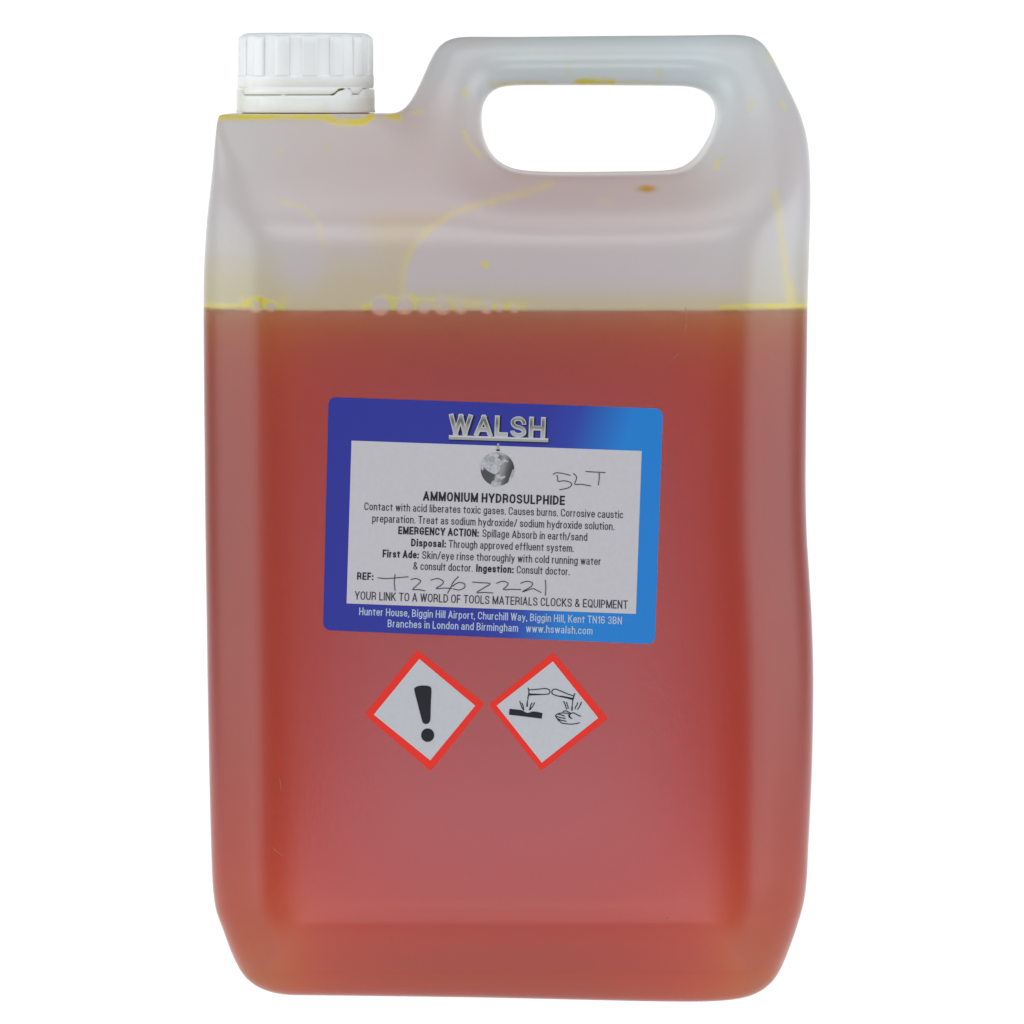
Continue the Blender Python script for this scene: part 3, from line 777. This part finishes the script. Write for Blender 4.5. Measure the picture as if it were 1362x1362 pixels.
surf = [zz([(470,545),(500,500),(560,470),(620,465),(640,490),(625,520),(650,545),(690,560),(650,600),(640,650),(600,690),(570,680),(540,665),(505,640),(470,610),(455,580)]),
        zz([(660,540),(700,535),(730,560),(700,570)]), zz([(450,575),(470,600),(480,640),(462,650),(448,610)]),
        zz([(600,690),(640,680),(650,710),(620,735),(610,770),(655,765),(650,800),(600,812),(548,796),(560,760),(590,745)]),
        zz([(640,720),(690,700),(700,715),(650,745)]), zz([(770,640),(785,630),(780,680),(755,740),(725,765),(740,720)]), zz([(620,468),(660,470),(690,490),(660,500)])]
for s_ in surf: quad(s_, m_land, 0.27, 'globe_land')
quad(zz([(520,520),(560,500),(600,520),(590,560),(540,570)]), m_land2, 0.285, 'globe_land')
quad(zz([(616,375),(634,375),(636,440),(612,440)]), m_land2, 0.27, 'globe_stem')
quad(zz([(608,435),(640,435),(642,452),(606,452)]), m_dark, 0.28, 'globe_stem')

def stroke(pts, w, mat, parent, off, name='pen_stroke', smooth=True, closed=False, widths=None):
    P = np.array(pts, float)
    if smooth and len(P) > 2:
        E = np.concatenate([[2*P[0]-P[1]], P, [2*P[-1]-P[-2]]]) if not closed else np.concatenate([[P[-1]], P, P[:2]])
        R = []
        for i in range(1, len(E) - 2):
            a, b, c, d = E[i-1], E[i], E[i+1], E[i+2]
            for t in np.linspace(0, 1, 6, endpoint=False): R.append(0.5*((2*b)+(-a+c)*t+(2*a-5*b+4*c-d)*t*t+(-a+3*b-3*c+d)*t**3))
        R.append(E[-2]); P = np.array(R)
    elif closed: P = np.concatenate([P, P[:1]])
    T = np.gradient(P, axis=0); T /= np.linalg.norm(T, axis=1)[:, None] + 1e-9
    Nn = np.stack([-T[:, 1], T[:, 0]], 1)
    ww = np.full(len(P), w / 2.0) if widths is None else np.interp(np.linspace(0, 1, len(P)), np.linspace(0, 1, len(widths)), widths) / 2
    A = P + Nn * ww[:, None]; B = P - Nn * ww[:, None]
    n = len(P); return surf_poly(name, np.concatenate([A, B]), [(i, i+1, n+i+1, n+i) for i in range(n-1)], mat, parent, off)
def z4(pts): return zz(pts, 660, 620, 6.19)
def z5(pts): return zz(pts, 470, 740, 5.448)
HW = [z4([(468,68),(490,55),(540,58),(612,75)]), z4([(500,72),(506,98),(510,124),(560,120),(603,130),(622,150),(600,175),(555,188),(520,194)]),
      z4([(635,58),(657,80),(660,105),(648,148),(700,149),(780,162)]), z4([(735,42),(775,46),(900,52)]), z4([(848,55),(848,100),(840,158)]),
      z5([(178,155),(240,160),(320,154),(400,147)]), z5([(302,128),(297,190),(303,250)]), z5([(415,168),(455,160),(488,178),(465,205),(430,240),(470,240),(522,250)]),
      z5([(560,172),(610,160),(652,180),(640,205),(600,232),(660,229),(715,232)]), z5([(762,145),(725,185),(705,225),(682,268)]),
      z5([(715,218),(760,190),(803,197),(805,225),(765,243),(722,234)]), z5([(860,185),(920,190),(992,197),(942,230),(895,262),(950,261),(1015,265)]),
      z5([(1035,195),(1082,180),(1120,193),(1112,215),(1088,240),(1150,238),(1215,240)]), z5([(1210,195),(1258,180),(1298,193),(1285,220),(1225,256),(1296,234),(1325,243),(1362,262)]),
      [(725.4,771.0),(726,781),(725.4,792.2)]]
for i, h in enumerate(HW): stroke(h, 1.15, m_pen, label, 0.30 + 0.006 * (i % 3))

# fine scuffs on the wall
m_scf, _, _ = principled('pale_scuff', (0.42, 0.20, 0.16), 0.6)
for q_ in ([(363,1127),(369,1133),(377,1140)], [(912,408),(912.5,424),(912,438)], [(341,1216),(344,1217)], [(372,1036),(374,1050)], [(905,1194),(912,1195)],
           [(886,1221),(889,1221)], [(520,1248),(523,1249)], [(921,1075),(930,1082)], [(893,478),(905,470)], [(471,1019),(473,1020)]):
    stroke(q_, 0.55, m_scf, can, 0.02, name='scratch')

# hazard stickers
def sticker(outer, inner, lab):
    fo = homog([(0,0),(100,0),(100,100),(0,100)], outer)
    st = sheet('hazard_sticker', fo, 100.0, 100.0, 2.5, 0.0, 0.14, m_red, can, 10, 10)
    st['label'] = lab
    fi = homog([(0,0),(100,0),(100,100),(0,100)], inner)
    sheet('white_field', fi, 100.0, 100.0, 0, 0.14, 0.03, m_stick, st, 8, 8, attrs=False)
    return st
def z3(pts): return zz(pts, 470, 850, 3.783)
def z7(pts): return zz(pts, 650, 865, 8.256)
st1 = sticker(z3([(322,55),(660,325),(390,665),(58,380)]), z3([(332,100),(613,335),(387,610),(103,380)]), 'red diamond sticker with a black exclamation mark')
bez = catmull([(307,258),(312,243),(330,235),(350,233),(375,235),(390,243),(393,260),(390,330),(388,400),(380,421),(366,427),(351,421),(343,400),(325,330)], 5)
quad(zz(bez, 470, 850, 3.783), m_ink, 0.24, 'exclamation_mark', st1)
quad(z3([(374 + 33*math.cos(a), 483 + 34*math.sin(a)) for a in np.linspace(0, 2*math.pi, 40)[:-1]]), m_ink, 0.24, 'exclamation_mark', st1)
st2 = sticker(z7([(712,22),(1308,748),(577,1322),(0,598)]), z7([(705,122),(1203,742),(583,1232),(88,607)]), 'red diamond sticker with the corrosion symbol, tubes dripping on slab and hand')
def pic(pts, w, smooth=True, closed=False, widths=None): stroke(z7(pts), w / 8.256, m_ink, st2, 0.24, 'pictogram_line', smooth, closed, [q / 8.256 for q in widths] if widths else None)
quad(z7([(228,640),(300,648),(360,655),(385,668),(405,680),(430,686),(455,680),(480,670),(520,672),(592,688),(582,750),(400,726),(222,706)]), m_ink, 0.24, 'pictogram_slab', st2)
pic([(430,410),(440,432),(440,480),(428,525)], 12)
pic([(440,434),(520,428),(600,420),(640,421),(668,438),(672,460),(655,478),(600,483),(520,487),(440,490)], 11)
pic([(440,480),(520,481),(590,480)], 1, widths=[16, 10, 4])
pic([(432,500),(432,545)], 1, smooth=False, widths=[10, 26, 10]); pic([(426,545),(420,618)], 1, smooth=False, widths=[8, 12, 26, 20])
pic([(948,470),(936,500),(925,545)], 12)
pic([(936,500),(860,475),(790,445),(735,425),(705,432),(693,455),(705,480),(760,500),(850,520),(925,540)], 11)
pic([(925,530),(850,512),(780,497)], 1, widths=[18, 11, 4])
pic([(922,545),(920,590)], 1, smooth=False, widths=[10, 24, 10]); pic([(918,590),(914,660)], 1, smooth=False, widths=[8, 12, 28, 20])
for l_ in ([(340,555),(352,590),(362,620),(385,660)], [(362,575),(378,610),(385,650)], [(478,575),(462,600),(455,630),(445,655)], [(505,570),(488,605),(470,630),(455,652)],
           [(822,555),(838,590),(845,615),(858,648)], [(855,565),(862,595),(870,615),(874,642)], [(978,570),(968,600),(955,620),(948,645)], [(1020,565),(1005,600),(992,625),(975,650)]):
    pic(l_, 11)
for l_ in ([(815,680),(830,665),(860,668),(900,690),(930,685),(960,700),(1000,720),(1012,718)], [(815,685),(780,690),(745,705),(735,722),(750,745)],
           [(820,688),(860,690),(885,700),(878,720),(895,740),(918,748)], [(760,700),(800,708),(835,722)], [(742,722),(790,738),(845,748)], [(755,748),(800,768),(855,778)],
           [(775,770),(800,795),(860,806),(930,808),(1000,795)], [(750,745),(765,768),(780,775)], [(900,735),(885,715),(905,690)]):
    pic(l_, 11)

# ------------------------------------------------------------------ white sweep under the can, emission added to keep it pure white and shadowless
m_tab, nt, out = new_mat('glowing_white')
em = N(nt, 'ShaderNodeEmission'); em.inputs['Color'].default_value = (1.0, 1.0, 1.0, 1); em.inputs['Strength'].default_value = 1.06
L(nt, em.outputs[0], out.inputs['Surface'])
W = 700; zb = -1.0
prof = [(-118, zb), (500, zb)] + [(500 + 250 * math.sin(a), zb + 250 - 250 * math.cos(a)) for a in np.linspace(0, math.pi / 2, 14)[1:]] + [(750, 520)]
vs = []; fs = []
for y, z in prof: vs += [(-W, y, z), (W, y, z)]
for i in range(len(prof) - 1): fs.append((2*i, 2*i + 1, 2*i + 3, 2*i + 2))
sweep = mesh_obj('glowing_sweep', vs, fs, m_tab, None)
sweep['kind'] = 'structure'
